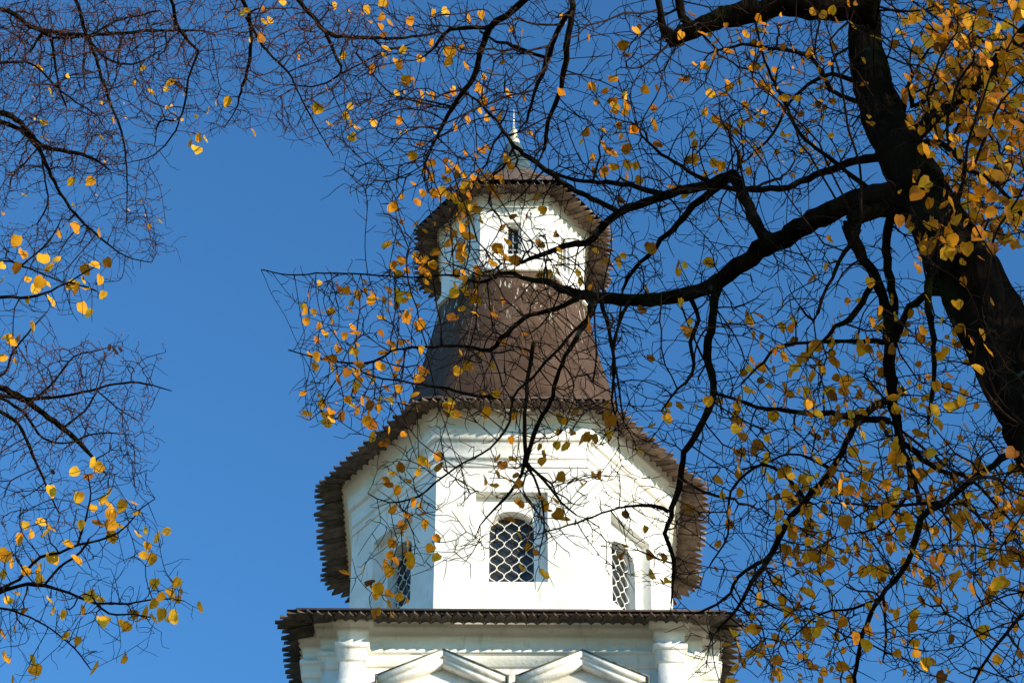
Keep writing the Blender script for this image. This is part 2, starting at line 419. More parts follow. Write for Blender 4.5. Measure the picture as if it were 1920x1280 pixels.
profile(Cn, O2, [(0, t_-.42), (.03, t_-.40), (.03, t_-.33), (.05, t_-.32), (.05, t_-.20), (.09, t_-.17), (.09, t_-.10), (.13, t_-.04), (.13, t_+.0), (.17, t_+.03), (.17, t_+.07), (0, t_+.09)])
Cn.build('lantern_cornice', M_white)
# small round and keyed ornaments between cornice and windows
for i in range(8):
    T, L = frame_of(O2[i], O2[(i+1) % 8])
    for u in (-.36, -.12, .12, .36):
        if abs(u) < L/2-.08:
            St = PM(); pl = [T(u+.05*math.cos(a), -.012, wz1+.24+.05*math.sin(a)) for a in np.linspace(0, 2*math.pi, 13)]; tube(St, pl, .016, 5); St.build('round_ornament', M_white)
HL2 = HY(349, YF2-.5)-.0
eave(O2, .63, HL2, .165, drop=.22, name='board_eave')
S = PM(); profile(S, O2, [(.16, t_+.07), (.36, HL2+.10), (.40, HL2+.14), (0, HL2+.5)]); S.build('eave_soffit', M_soffit)
zr = HY(324, YC-.62)
S = PM(); S.loft([ring(O2, HL2+.15, .54), ring(octo(.20), zr)]); S.build('skirt_roof', M_board)
zr2 = HY(272, YC-.08)
Z = PM(); Z.loft([ring(octo(kk), zr-.02+(zr2-zr)*q) for kk, q in ((.20,0),(.15,.3),(.10,.65),(.06,1.0))], cap1=True); Z.build('spire_roof', M_zinc)
def lathe(mb, prof, cx, cy, n=20):
    mb.loft([[(cx+r*math.cos(2*math.pi*i/n), cy+r*math.sin(2*math.pi*i/n), z) for i in range(n)] for r, z in prof], cap0=True, cap1=True)
F_ = PM()
z0 = zr2-.05
lathe(F_, [(.05,z0),(.08,z0+.04),(.12,z0+.10),(.14,z0+.17),(.13,z0+.25),(.08,z0+.32),(.05,z0+.35),(.085,z0+.39),(.10,z0+.46),(.085,z0+.54),(.04,z0+.60),(.02,z0+.70)], 0, YC)
fin = F_.build('finial', M_gold, smooth=True)
F_ = PM(); lathe(F_, [(.016,z0+.69),(.015,z0+.95),(.010,z0+1.18),(.004,z0+1.24)], 0, YC, 8)
o = F_.build('finial_rod', M_gold); o.parent = fin

# ---- square base with stepped corners
YP = 41.15-YC
def quad_sym(pts):                               # pts of the front right corner, front -> side, mirrored to a closed ccw outline
    fr = pts
    a = fr; b_ = [(x, -y) for x, y in reversed(fr)]; c_ = [(-x, -y) for x, y in fr]; d_ = [(-x, y) for x, y in reversed(fr)]
    return a+b_+c_+d_
xs = [(2.56, YP+.22), (2.56, YP), (2.98, YP), (2.98, YP+.29), (3.29, YP+.29), (3.29, YP+.58), (3.62, YP+.58), (3.62, YP+1.0), (3.42, YP+1.0)]
BASE = quad_sym(xs)
Bp = PM()
def hb(y): return HY(y, YC+YP)
tb = hb(1166)
Bp.loft([ring(BASE, 0), ring(BASE, tb-.1)], cap1=True)
Bp.build('base_wall', M_white)
Cn = PM()
profile(Cn, BASE, [(0, hb(1241)), (.025, hb(1240)), (.045, hb(1238)), (.045, hb(1219)), (.05, hb(1218)), (.085, hb(1217)), (.095, hb(1213)), (.085, hb(1209)), (.03, hb(1207)), (.03, hb(1192)), (.06, hb(1189)), (.07, hb(1184)), (.07, hb(1180)), (.14, hb(1174)), (.155, hb(1170)), (.155, hb(1166)), (.20, tb+.01), (.20, tb+.07), (0, tb+.09)])
Cn.build('base_cornice', M_white)
HL3 = HY(1149, YC+YP-.55)
BR = [(-3.46, YP), (3.46, YP), (3.46, -YP), (-3.46, -YP)]
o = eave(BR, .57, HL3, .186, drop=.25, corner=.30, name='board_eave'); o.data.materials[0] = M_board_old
S = PM(); BR0 = [(-3.3, YP+.10), (3.3, YP+.10), (3.3, -YP-.10), (-3.3, -YP-.10)]
profile(S, BR, [(-.30, tb+.05), (-.30, tb+.075), (.30, tb+.085), (.38, HL3+.06), (.40, HL3+.10)]); S.build('eave_soffit', M_soffit)
S = PM(); S.loft([ring(BR, HL3+.12, .45), ring(octo(1.02), HL3+.42)]); S.build('skirt_roof', M_board)
# round columns under the pilaster blocks
for sx in (-1, 1):
    for sy in (-1, 1):
        K = PM(); zc = hb(1286); cy = YC+sy*(-YP+.02)
        lathe(K, [(.24, 5.2),(.24,5.5),(.205,5.6),(.20,12),(.19,zc-.75),(.215,zc-.73),(.225,zc-.69),(.215,zc-.66),(.19,zc-.64),(.19,zc-.36),(.23,zc-.33),(.26,zc-.28),(.26,zc-.2),(.28,zc-.17),(.295,zc-.09),(.28,zc-.02),(.25,zc)], sx*2.77, cy, 28)
        K.build('column', M_white, smooth=True)
# paired pediments with metal flashing, windows under them
YW = YP+.22
for px_, in ((-1.19,), (1.235,)):
    ya, ye = 1216, 1262
    pr = .24; zA = HY(ya, YC+YW-pr); zE = HY(ye+3, YC+YW-pr); hw = 1.13
    def rake(name, mat, top_off, thick, proj, w_, parent=church):
        P = PM(); Y0 = YC+YW+.01; Y1 = YC+YW-proj
        sl = (zA-zE)/hw
        for s_ in (-1, 1):
            xA, xE = px_, px_+s_*w_
            zAe = zA-top_off; zEe = zAe-sl*w_
            a = [(xA,Y1,zAe),(xE,Y1,zEe),(xE,Y1,zEe-thick),(xA,Y1,zAe-thick)]
            bb = [(x,Y0,z) for x,_,z in a]
            P.add(a+bb, [(0,1,2,3),(4,7,6,5),(0,4,5,1),(3,2,6,7),(1,5,6,2),(0,3,7,4)])
        return P.build(name, mat, parent)
    ped = rake('pediment', M_white, .022, .115, pr, hw-.02)
    fl = rake('pediment_flashing', M_flash, 0, .020, pr+.025, hw+.01); fl.parent = ped
    for s_ in (-1, 1):                          # end returns of the flashing
        Q = PM(); x = px_+s_*hw; Q.box(min(x-.012*s_, x+.03*s_), max(x-.012*s_, x+.03*s_), YC+YW-pr-.024, YC+YW, zE-.28, zE+.004)
        o = Q.build('flashing_end', M_flash); o.parent = ped
    o = rake('pediment_moulding', M_white, .139, .13, pr*.80, hw-.07); o.parent = ped
    P = PM(); sl = (zA-zE)/hw
    P.box(px_-hw+.07, px_-.55, YC+YW-.16, YC+YW+.01, zE-1.0, zE-.16); P.box(px_+.55, px_+hw-.07, YC+YW-.16, YC+YW+.01, zE-1.0, zE-.16)
    for s_ in (-1, 1): P.box(px_+s_*.75-.16, px_+s_*.75+.16, YC+YW-.13, YC+YW+.01, zE-4.6, zE-1.0)
    o = P.build('window_surround', M_white); o.parent = ped
    G = PM(); 
    G.add([(px_-.42,YC+YW-.012,zE-4.4),(px_+.42,YC+YW-.012,zE-4.4),(px_+.42,YC+YW-.012,zE-1.5),(px_-.42,YC+YW-.012,zE-1.5)], [(0,1,2,3)])
    G.build('window', M_glass)
P = PM()
profile(P, BASE, [(.30, 0), (.30, 1.2), (.18, 1.35), (.18, 5.1), (0, 5.25)]); P.build('plinth', M_white); P = PM(); profile(P, BASE, [(0,14.0),(.12,14.05),(.2,14.3),(.2,14.5),(0,14.6)])
P.build('string_course', M_white)

# ================================================================ TREES
def W3(x, y, d):                                 # point at depth d along the sight line of a photo pixel
    return CAM + d*(FW + RT*((x-960)/FPX) + UP*(-(y-640)/FPX))
def project(P):
    v = P-CAM; z = v@FW; return 960+FPX*(v@RT)/z, 640-FPX*(v@UP)/z, z
def smooth(pts, rad, step):
    pts = np.asarray(pts, float); rad = np.asarray(rad, float); n = len(pts); out = []; ro = []
    for i in range(n-1):
        p0 = pts[max(i-1,0)]; p1 = pts[i]; p2 = pts[i+1]; p3 = pts[min(i+2,n-1)]
        k = max(1, int(np.linalg.norm(p2-p1)/step))
        for j in range(k):
            t = j/k
            out.append(.5*((2*p1)+(-p0+p2)*t+(2*p0-5*p1+4*p2-p3)*t*t+(-p0+3*p1-3*p2+p3)*t**3)); ro.append(rad[i]*(1-t)+rad[i+1]*t)
    out.append(pts[-1]); ro.append(rad[-1]); return np.array(out), np.array(ro)

def limb_tube(mb, P, r, sides, rough=.12, furrow=0.0):
    """a limb with uneven outline: radius wobbles along and around it"""
    n = len(P); tg = np.gradient(P, axis=0); tg /= np.linalg.norm(tg, axis=1)[:, None]+1e-12
    sd_ = np.cross(tg, [0.31,.17,.93]); sd_ /= np.linalg.norm(sd_, axis=1)[:, None]+1e-12; bn = np.cross(tg, sd_)
    ang = np.arange(sides)*2*math.pi/sides; ph = rng.uniform(0, 6.28, 4)
    ss = np.cumsum(np.r_[0, np.linalg.norm(np.diff(P, axis=0), axis=1)])/np.maximum(r.mean(), .01)
    wob = 1+rough*(.5*np.sin(ss[:,None]*.9+2*ang+ph[0])+.35*np.sin(ss[:,None]*1.9+3*ang+ph[1])+.3*np.sin(ss[:,None]*3.3-5*ang+ph[2])) + rough*.35*rng.standard_normal((n, sides))
    if furrow:                                   # deep bark ridges that run along the stem
        q = rng.standard_normal((n, sides)); z = q[0].copy(); F = np.zeros((n, sides))
        for k in range(n): z = .90*z+.44*q[k]; F[k] = z
        wob = wob + furrow*np.clip(F, -2.2, 1.4)
    rr = r[:,None]*wob
    vv = P[:,None,:]+rr[:,:,None]*(np.cos(ang)[None,:,None]*sd_[:,None,:]+np.sin(ang)[None,:,None]*bn[:,None,:])
    o = mb.n; mb.v.append(vv.reshape(-1,3)); mb.n += n*sides
    for k in range(n-1):
        for i in range(sides):
            j = (i+1) % sides; mb.f.append([o+k*sides+i, o+k*sides+j, o+(k+1)*sides+j, o+(k+1)*sides+i])
    mb.f.append([o+i for i in range(sides-1,-1,-1)]); mb.f.append([o+(n-1)*sides+i for i in range(sides)])

def grow(base_pts, base_r, attr, step=.058, infl=1.1, kill=.06, jit=.34, maxit=170, droop=.0):
    """space colonisation: twigs grow from the limbs towards scattered points in the crown's volume"""
    N0 = len(base_pts); pos = [p for p in base_pts]; par = [-1]*N0; kids = [0]*N0
    A = attr.copy(); nd = np.full(len(A), 1e9); ni = np.zeros(len(A), int)
    newi = np.arange(N0); P = np.array(pos)
    for it in range(maxit):
        if len(A) == 0: break
        Pn = P[newi]
        for c0 in range(0, len(Pn), 1500):
            blk = Pn[c0:c0+1500]
            d2 = ((A[:,None,:]-blk[None,:,:])**2).sum(2); j = d2.argmin(1); dm = np.sqrt(d2[np.arange(len(A)), j])
            up = dm < nd; nd[up] = dm[up]; ni[up] = newi[c0+j[up]]
        keep = nd > kill; A, nd, ni = A[keep], nd[keep], ni[keep]
        act = nd < infl
        if not act.any(): break
        ai = ni[act]; dv = A[act]-P[ai]; dv /= np.linalg.norm(dv, axis=1)[:,None]+1e-9
        uniq, inv = np.unique(ai, return_inverse=True)
        sm = np.zeros((len(uniq),3)); np.add.at(sm, inv, dv)
        fresh = []; fpos = []
        for u, s_ in zip(uniq, sm):
            if kids[u] >= (3 if u >= N0 else 4): continue
            l = np.linalg.norm(s_); 
            if l < 1e-6: continue
            dr = s_/l + rng.normal(0, jit, 3); dr[2] -= droop
            if par[u] >= 0:
                pd = P[u]-P[par[u]]; dr = dr + .35*pd/(np.linalg.norm(pd)+1e-9)
            dr /= np.linalg.norm(dr); fpos.append(P[u]+dr*step*rng.uniform(.7, 1.35)); par.append(int(u)); kids.append(0); kids[u] += 1; fresh.append(len(par)-1)
        # starved attractors whose nearest node is full are dropped slowly
        full = np.array([kids[i] >= 3 for i in ni]); drop = full & (rng.random(len(A)) < .3)
        A, nd, ni = A[~drop], nd[~drop], ni[~drop]
        if not fresh: 
            if not full.any(): break
            newi = np.array([], int); continue
        P = np.vstack([P, np.array(fpos)]); newi = np.array(fresh)
    par = np.array(par); new = np.arange(N0, len(P)); ksum = np.zeros_like(P); kc = np.zeros(len(P))
    for _ in range(2):                           # relax kinks so twigs run in easy curves
        ksum[:] = 0; kc[:] = 0; np.add.at(ksum, par[new], P[new]); np.add.at(kc, par[new], 1)
        it = new[kc[new] > 0]; P[it] = .4*P[it] + .3*P[par[it]] + .3*ksum[it]/kc[it][:,None]
    return P, par, N0

def twigs(mb, P, par, N0, base_r, tip=.00155, expo=2.05, spur=.5, buds=None, spl=.05):
    n = len(P); r = np.zeros(n); acc = np.zeros(n); kid = [[] for _ in range(n)]
    for i in range(n-1, N0-1, -1):
        r[i] = max(tip, acc[i]**(1/expo)); acc[par[i]] += max(r[i]**expo, tip**expo*(1.0 if acc[i] == 0 else 1.0)); kid[par[i]].append(i)
        if acc[i] > 0: r[i] = acc[i]**(1/expo)
    for i in range(N0): 
        for k in kid[i]: r[k] = min(r[k], base_r[i]*.62)
    for i in range(N0, n):
        for k in kid[i]: r[k] = min(r[k], r[i])
    starts = [(i, k) for i in range(N0) for k in kid[i]]
    while starts:
        a, k = starts.pop(); ch = [P[a], P[k]]; rr = [min(r[k]*1.25, .02), r[k]]; c_ = k
        while kid[c_]:
            ks = sorted(kid[c_], key=lambda q: -r[q]); starts += [(c_, q) for q in ks[1:]]; c_ = ks[0]; ch.append(P[c_]); rr.append(r[c_])
        rr[-1] *= .7; rm = max(rr); tube(mb, ch, rr, 6 if rm > .012 else (4 if rm > .0035 else 3), cap=rm > .004)
    for i in range(N0, n):
        if r[i] < .0055 and rng.random() < spur:
            d = P[i]-P[par[i]]; d /= np.linalg.norm(d)+1e-9; q = rng.normal(0,1,3); q -= d*(q@d); q /= np.linalg.norm(q)+1e-9
            p = P[i].copy(); dr = d*rng.uniform(.2,1)+q; dr /= np.linalg.norm(dr); ch = [p.copy()]; L = rng.uniform(.4, 1.7)*spl
            for _ in range(3): p = p+dr*L/2+rng.normal(0,.005,3); ch.append(p.copy()); dr = dr+rng.normal(0,.25,3); dr /= np.linalg.norm(dr)
            tube(mb, ch, [tip*.9, tip*.8, tip*.7, tip*.5], 3, cap=False)
            if buds is not None and rng.random() < .55:
                s_ = rng.uniform(.004,.0095); u = dr; v_ = np.cross(u,[.3,.5,.8]); v_ /= np.linalg.norm(v_); w_ = np.cross(u,v_); e = ch[-1]
                buds.add([e-u*s_, e+v_*s_*.5, e+w_*s_*.5, e-v_*s_*.5, e-w_*s_*.5, e+u*s_*1.6], [(0,2,1),(0,3,2),(0,4,3),(0,1,4),(5,1,2),(5,2,3),(5,3,4),(5,4,1)])
    return r

LEAF = np.array([(0,0,0),(-.32,-.07,.03),(-.54,.22,.06),(-.52,.56,.05),(-.27,.86,.02),(0,1.04,-.04),(.27,.86,.02),(.52,.56,.05),(.54,.22,.06),(.32,-.07,.03),(0,.30,-.03),(0,.68,-.03)])
LF = [(0,10,2,1),(10,11,3,2),(11,5,4,3),(0,9,8,10),(10,8,7,11),(11,7,6,5)]
def add_leaf(fol, stems, at, node, size, tint, face=.55):
    """heart shaped leaf hanging at a point, its stalk joined to the twig"""
    dn = np.array([rng.normal(0,.55), rng.normal(0,.55), -1.0]) if rng.random() < .72 else rng.normal(0,1,3)
    dn /= np.linalg.norm(dn)
    nr = rng.normal(0,.8,3) + (-FW)*face*1.2*(1 if rng.random() < .75 else 0) + np.array(SUN)*(2.0 if rng.random() < .72 else -.4); nr -= dn*(nr@dn); nr /= np.linalg.norm(nr)+1e-9
    sd_ = np.cross(dn, nr); curl = rng.uniform(-1.2, 2.4); fold = rng.uniform(.2, 2.6)
    asp = rng.uniform(.78, 1.05)
    L = LEAF.copy(); L[:,0] *= asp*rng.uniform(.85,1.1); L[:,2] = L[:,2]*fold + curl*.22*(L[:,1]-.4)**2
    L[:,2] += rng.normal(0,.025,len(L)); L[:,:2] += rng.normal(0,.015,(len(L),2))
    base = at-dn*size*.5
    V = base + size*(L[:,0:1]*sd_ + L[:,1:2]*dn + L[:,2:3]*nr)
    fol.add(V, LF, tint)
    mid = (base+node)/2+np.array([0,0,.006]); tube(stems, [node, mid, base], [.0011,.0009,.0008], 3, cap=False)

def make_tree(name, label, trunk, limbs, dens, leaves, leafdens, tipr, matleaf, group=None, dspread=.45, buds=False, trunk_off=None, spur=.5, leafsize=.042, seed=1, jit=.34):
    global rng; rng = np.random.default_rng(seed)
    tp, tr = trunk
    root = empty(name, (float(tp[0][0]), float(tp[0][1]), 0)); tag(root, label, 'tree', group)
    off = np.array([float(tp[0][0]), float(tp[0][1]), 0])
    def build(mb, nm, mat, smooth=True):
        for i in range(len(mb.v)): mb.v[i] = mb.v[i]-off
        return mb.build(nm, mat, root, smooth)
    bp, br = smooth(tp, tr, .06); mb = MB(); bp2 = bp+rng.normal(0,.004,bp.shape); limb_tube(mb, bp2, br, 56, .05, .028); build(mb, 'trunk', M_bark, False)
    BP = [bp[br < 1]]; BRr = [br[br < 1]]; px_nodes = []
    for L in limbs:
        d0 = L[0]; pts = np.array([W3(x, y, d0+(L[2] if len(L) > 2 else 0)*k/(len(L[1])-1)) for k, (x, y, w_) in enumerate(L[1])])
        rad = np.array([w_/2*(d0+(L[2] if len(L) > 2 else 0)*k/(len(L[1])-1))/FPX for k, (x, y, w_) in enumerate(L[1])])
        if L[1][0][0] < -250 and not (L[1][0][0] == -300 and L[1][0][1] > 0):   # limb springs from the trunk
            j = ((bp-pts[0]-np.array([0,0,-.25]))**2).sum(1).argmin(); pts = np.vstack([bp[j], pts]); rad = np.r_[rad[0]*1.2, rad]
        if buds: rad = rad*.82
        q, r_ = smooth(pts, rad, .035); q = q + rng.normal(0, 1, q.shape)*np.minimum(.0035, r_[:,None]*.3)
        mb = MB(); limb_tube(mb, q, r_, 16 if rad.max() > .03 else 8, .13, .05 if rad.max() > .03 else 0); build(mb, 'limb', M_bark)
        BP.append(q[::1]); BRr.append(r_[::1])
    base = np.concatenate(BP); bR = np.concatenate(BRr)
    bx, by, bz = np.array([project(p) for p in base]).T
    def depth(x, y):
        d2 = (bx-x)**2+(by-y)**2; k = np.argsort(d2)[:6]; wt = 1/(d2[k]+400); return (bz[k]*wt).sum()/wt.sum()
    att = []
    for x0, y0, x1, y1, c_ in dens:              # loose sprays: clumps with gaps between, each at its own depth
        nc = max(2, c_//14); cc = [(rng.uniform(x0, x1), rng.uniform(y0, y1), rng.normal(0, dspread), rng.uniform(18, 46), rng.uniform(0, math.pi)) for _ in range(nc)]
        for k in range(int(c_*DENS)):
            if k % 10 < 6:
                cx, cy, dz, sg, an = cc[rng.integers(nc)]; a_, b_ = rng.normal(0, sg*1.5), rng.normal(0, sg*.55)
                x, y = cx+a_*math.cos(an)-b_*math.sin(an), cy+a_*math.sin(an)+b_*math.cos(an); dz += rng.normal(0, .08)
                if not (x0-12 < x < x1+12 and y0-12 < y < y1+12): continue
            else: x, y, dz = rng.uniform(x0, x1), rng.uniform(y0, y1), rng.normal(0, dspread*.7)
            att.append(W3(x, y, depth(x, y)+dz))
    lp = []
    for x, y in leaves: lp.append((x, y, depth(x, y)+rng.normal(0, dspread*.4), rng.uniform(.75, 1.25)))
    for x0, y0, x1, y1, c_, sz in leafdens:
        cn = max(1, c_//5)                       # loose clumps
        cs = [(rng.uniform(x0, x1), rng.uniform(y0, y1)) for _ in range(cn)]
        for k in range(c_):
            if rng.random() < .72:
                cx, cy = cs[k % cn]; x, y = cx+rng.normal(0, 24), cy+rng.normal(0, 24)
            else: x, y = rng.uniform(x0, x1), rng.uniform(y0, y1)
            lp.append((x, y, depth(x, y)+rng.normal(0, dspread), sz*rng.uniform(.5, 1.35)))
    LP = np.array([W3(x, y, d) for x, y, d, s_ in lp]) if lp else np.zeros((0,3))
    att = np.array(att + [p+rng.normal(0,.02,3)+np.array([0,0,.03]) for p in LP])
    near = (base[:,2] > 2.5); sel = np.where(near)[0]
    P, par, N0 = grow(base[sel], bR[sel], att, jit=jit)
    mb = MB(); bd = MB() if buds else None
    twigs(mb, P, par, N0, bR[sel], tip=tipr, spur=spur, buds=bd); build(mb, 'twigs', M_twig_red if buds else M_twig, False)
    if bd is not None: build(bd, 'buds', M_bud, False)
    if len(LP):
        fol = MB(); st = MB()
        for p, (x, y, d, s_) in zip(LP, lp):
            dd = ((P-p)**2).sum(1); node = P[dd.argmin()]; dist = math.sqrt(dd.min())
            if dist > .12: p = node + (p-node)*(.07/dist)
            add_leaf(fol, st, p, node, leafsize*s_, float(np.clip(rng.normal(.5, .24), 0, 1)))
        build(fol, 'foliage', matleaf, False); build(st, 'leaf_stalks', M_twig, False)
    print(name, 'twig nodes', len(P)-N0, 'leaves', len(LP))
    return root

DENS = 1.4
def C8(s_, ox, oy, pts): return [(ox+x/s_, oy+y/s_) for x, y in pts]
LV = []
LV += C8(3.764,560,460,[(460,250),(270,300),(300,345),(285,315),(340,315),(415,355),(370,410),(520,350),(635,315),(600,390),(650,400),(700,340),(770,350),(690,425),(625,450),(790,450),(730,500),(770,540),(755,505),(840,575),(860,560),(235,465),(105,475),(165,465),(38,440),(140,570),(180,620),(125,670),(320,640),(390,620),(595,505),(580,620),(215,690),(280,740),(265,720),(385,745),(400,760),(410,700),(195,800),(240,805),(115,860),(230,870),(590,755),(675,745),(730,685),(780,690),(420,840),(415,910),(400,890),(490,905),(435,950),(265,920),(285,965),(340,985),(395,1005),(400,990),(520,950),(615,1015),(700,1010),(690,1050),(640,1095),(575,1080),(505,1135),(560,1145),(410,1165),(155,1115),(350,1090),(300,1205),(230,1190),(200,1245),(470,1215),(510,1260),(490,1235),(870,890),(840,930),(860,950),(900,890),(820,940),(890,95),(950,145),(830,80),(910,210),(660,150),(720,108),(1090,340),(1160,325),(1220,325),(1310,320),(1080,515),(1150,450),(1270,400),(1240,370),(1370,440),(1380,490),(1140,760),(1190,850),(1240,890),(1220,870),(1120,890),(1360,850),(1435,680),(1280,770),(1070,1130),(1040,1130),(1040,1190),(1110,1200),(1300,1050),(1400,1050),(1320,1180),(1170,70),(1150,30),(1140,100),(1270,205),(1390,40),(1440,60),(1500,90),(1540,115),(1450,150),(1250,480),(820,1050),(1590,750),(1600,630),(1520,200),(1440,390)])
LV += C8(3.048,560,740,[(130,48),(240,120),(165,155),(185,130),(330,90),(410,65),(455,75),(525,35),(390,140),(420,170),(400,120),(515,205),(490,265),(535,285),(420,240),(580,410),(530,450),(500,490),(510,510),(620,490),(680,440),(665,535),(560,548),(715,380),(735,395),(795,355),(800,415),(650,615),(690,635),(540,650),(570,675),(620,690),(705,683),(720,740),(590,750),(590,780),(530,850),(625,840),(520,910),(555,950),(600,900),(630,920),(640,960),(490,965),(510,1010),(530,1000),(790,822),(750,880),(785,925),(265,1018),(370,1005),(400,1070),(430,1120),(440,1150),(460,1110),(420,1100),(515,1140),(570,1155),(615,1175),(520,1195),(450,1240),(430,1250),(530,1260),(1065,490),(1140,365),(1165,410),(1140,450),(1220,370),(1200,490),(1240,460),(1250,510),(1130,575),(1265,625),(1205,705),(1120,520),(1260,800),(1220,845),(1310,820),(1300,870),(1275,990),(1250,885),(1215,260),(840,70),(860,100),(900,110),(870,40),(1070,105),(1230,120)])
LV += C8(3.048,960,740,[(280,140),(560,150),(590,160),(540,60),(545,110),(360,100),(300,150),(550,225),(555,255),(470,255),(425,245),(395,260),(265,215),(260,285),(345,215),(300,295),(155,300),(185,345),(170,380),(280,470),(340,490),(395,500),(465,460),(497,457),(245,605),(270,685),(305,715),(360,725),(405,725),(185,640),(210,660),(165,590),(45,625),(650,685),(765,770),(530,865),(645,862),(625,920),(790,913),(865,930),(800,1022),(855,1065),(885,1065),(180,1030),(135,900),(885,85),(890,60),(870,100),(890,140),(965,60),(800,180),(730,320),(1015,650),(1180,490),(1200,575),(1235,670),(1240,740),(1180,850),(1170,995),(1270,165),(1310,180),(1320,240),(1300,40),(1300,560),(1265,1040)])
LV += C8(3.2,720,160,[(85,220),(300,280),(225,355),(170,425),(375,70),(410,45),(290,65),(600,100),(575,25),(745,50),(840,80),(1060,45),(1230,10),(1255,10),(1330,35),(1275,100),(1440,60),(1380,90),(1450,125),(1385,160),(1440,160),(615,200),(690,190),(500,210),(570,150),(650,150),(425,250),(870,290),(1210,285),(1325,270),(1410,240),(1420,310),(1495,270),(1320,365),(1345,385),(1375,410),(1450,385),(1250,435),(1185,345),(1460,490),(1375,490),(1330,500),(1320,530),(1255,515),(1450,550),(1510,490),(490,410),(545,420),(590,395),(620,375),(235,520),(285,555),(370,450),(400,470),(290,470),(435,500),(435,540),(380,510),(355,555),(380,570),(480,540),(570,510),(610,545),(640,545),(625,530),(600,570),(670,550),(710,585),(755,490),(730,440),(875,545),(170,590),(230,650),(105,660),(65,730),(45,740),(645,615),(670,665),(465,635),(520,590),(440,590),(500,570),(540,560),(410,620),(380,660),(340,680),(300,650),(350,640),(430,680),(560,600),(480,600),(700,540),(915,670),(820,700),(470,730),(500,700),(510,740),(550,745),(490,765),(445,795),(520,800),(580,810),(775,785),(855,795),(715,845),(955,745),(105,820),(245,880),(15,950),(95,960),(420,895),(385,950),(500,900),(530,905),(455,990),(480,1010),(460,1050),(740,945),(680,980),(700,1000),(730,1030),(780,1050),(650,1070),(720,1080),(1030,895),(950,900),(930,960),(985,1000),(1050,990),(1060,1040),(1020,1080),(175,1015),(200,1045),(240,1045),(295,1080),(100,1055),(60,1075),(45,1100),(260,1135),(230,1110),(250,1180),(565,1135),(945,1130),(1000,1130),(1040,1110),(1045,1130),(1160,1130),(1175,1180),(1240,1205),(25,1230),(1240,800),(1410,690)])
LV += C8(3.692,480,0,[(770,70),(735,90),(865,120),(865,185),(790,150),(925,160),(1065,150),(1080,205),(870,20),(900,30),(1220,95),(1310,85),(1560,105),(1470,130),(885,240),(905,340),(895,390),(1010,350),(795,475),(885,465),(965,425),(995,450),(1135,410),(1215,300),(1355,325),(1340,365),(1425,325),(1480,405),(1445,455),(1325,430),(1630,505),(1575,535),(1530,600),(1550,625),(1080,545),(1040,560),(1090,570),(1020,570),(1220,665),(1320,670),(1360,640),(1145,655),(1580,705),(1745,655),(1850,690),(1700,430),(1760,200),(1840,240),(985,840)])
LV += C8(3.2,960,0,[(305,115),(465,228),(770,165),(745,190),(670,270),(688,330),(590,460),(610,470),(460,520),(487,520),(560,545),(505,610),(290,555),(105,800),(800,540),(870,530),(945,585),(1040,480),(850,645),(615,600),(615,645),(675,570),(680,635),(680,680),(440,795),(550,775),(550,880),(570,905),(600,900),(610,925),(685,900),(650,820),(680,840),(730,780),(850,750),(860,770),(875,865),(480,945),(490,1020),(555,1010),(610,1005),(550,1040),(690,985),(745,1000),(685,1065),(1010,215),(1010,255),(970,210),(1080,90),(1415,115),(1150,200),(1180,205),(1220,250),(1375,250),(1300,310),(1170,370),(1150,400),(1090,390),(1210,330),(1150,680),(1160,670),(1225,720),(1240,750),(1290,765),(1080,810),(1095,870),(1190,560),(1265,560),(1290,490),(1300,525),(1360,490),(1400,630),(1420,690),(1430,710),(1370,740),(1420,730),(1500,740),(1520,185),(1500,260),(1530,520),(1110,940),(1090,960),(1060,960),(1370,930),(1385,970),(1230,1045),(1035,1165),(960,1120),(970,1140),(1420,1030),(1250,1000),(1210,980),(1155,1050),(760,1085),(655,1200),(1500,930),(1480,970)])
LV += C8(2.908,1100,260,[(335,590),(350,600),(380,800),(325,825),(660,675),(490,700),(530,690),(500,730),(760,430),(720,435),(780,425),(510,895),(300,935),(870,960),(890,980),(940,960),(560,1000),(560,1060),(535,1040),(350,1200),(1360,675),(1310,700),(1230,770),(1545,785),(1610,890),(1660,880),(1500,885),(1420,890),(1380,960),(1350,990),(1560,1010),(1580,1030),(1530,1100),(1540,1150),(1220,1170),(1200,1190),(1135,1245),(1330,1115),(1420,1145),(1270,1235),(1340,1200),(1020,1260),(90,620),(50,610),(170,660),(110,670),(200,640),(175,690),(10,1000),(15,1030),(1320,550)])

def big(p, r): return p, r
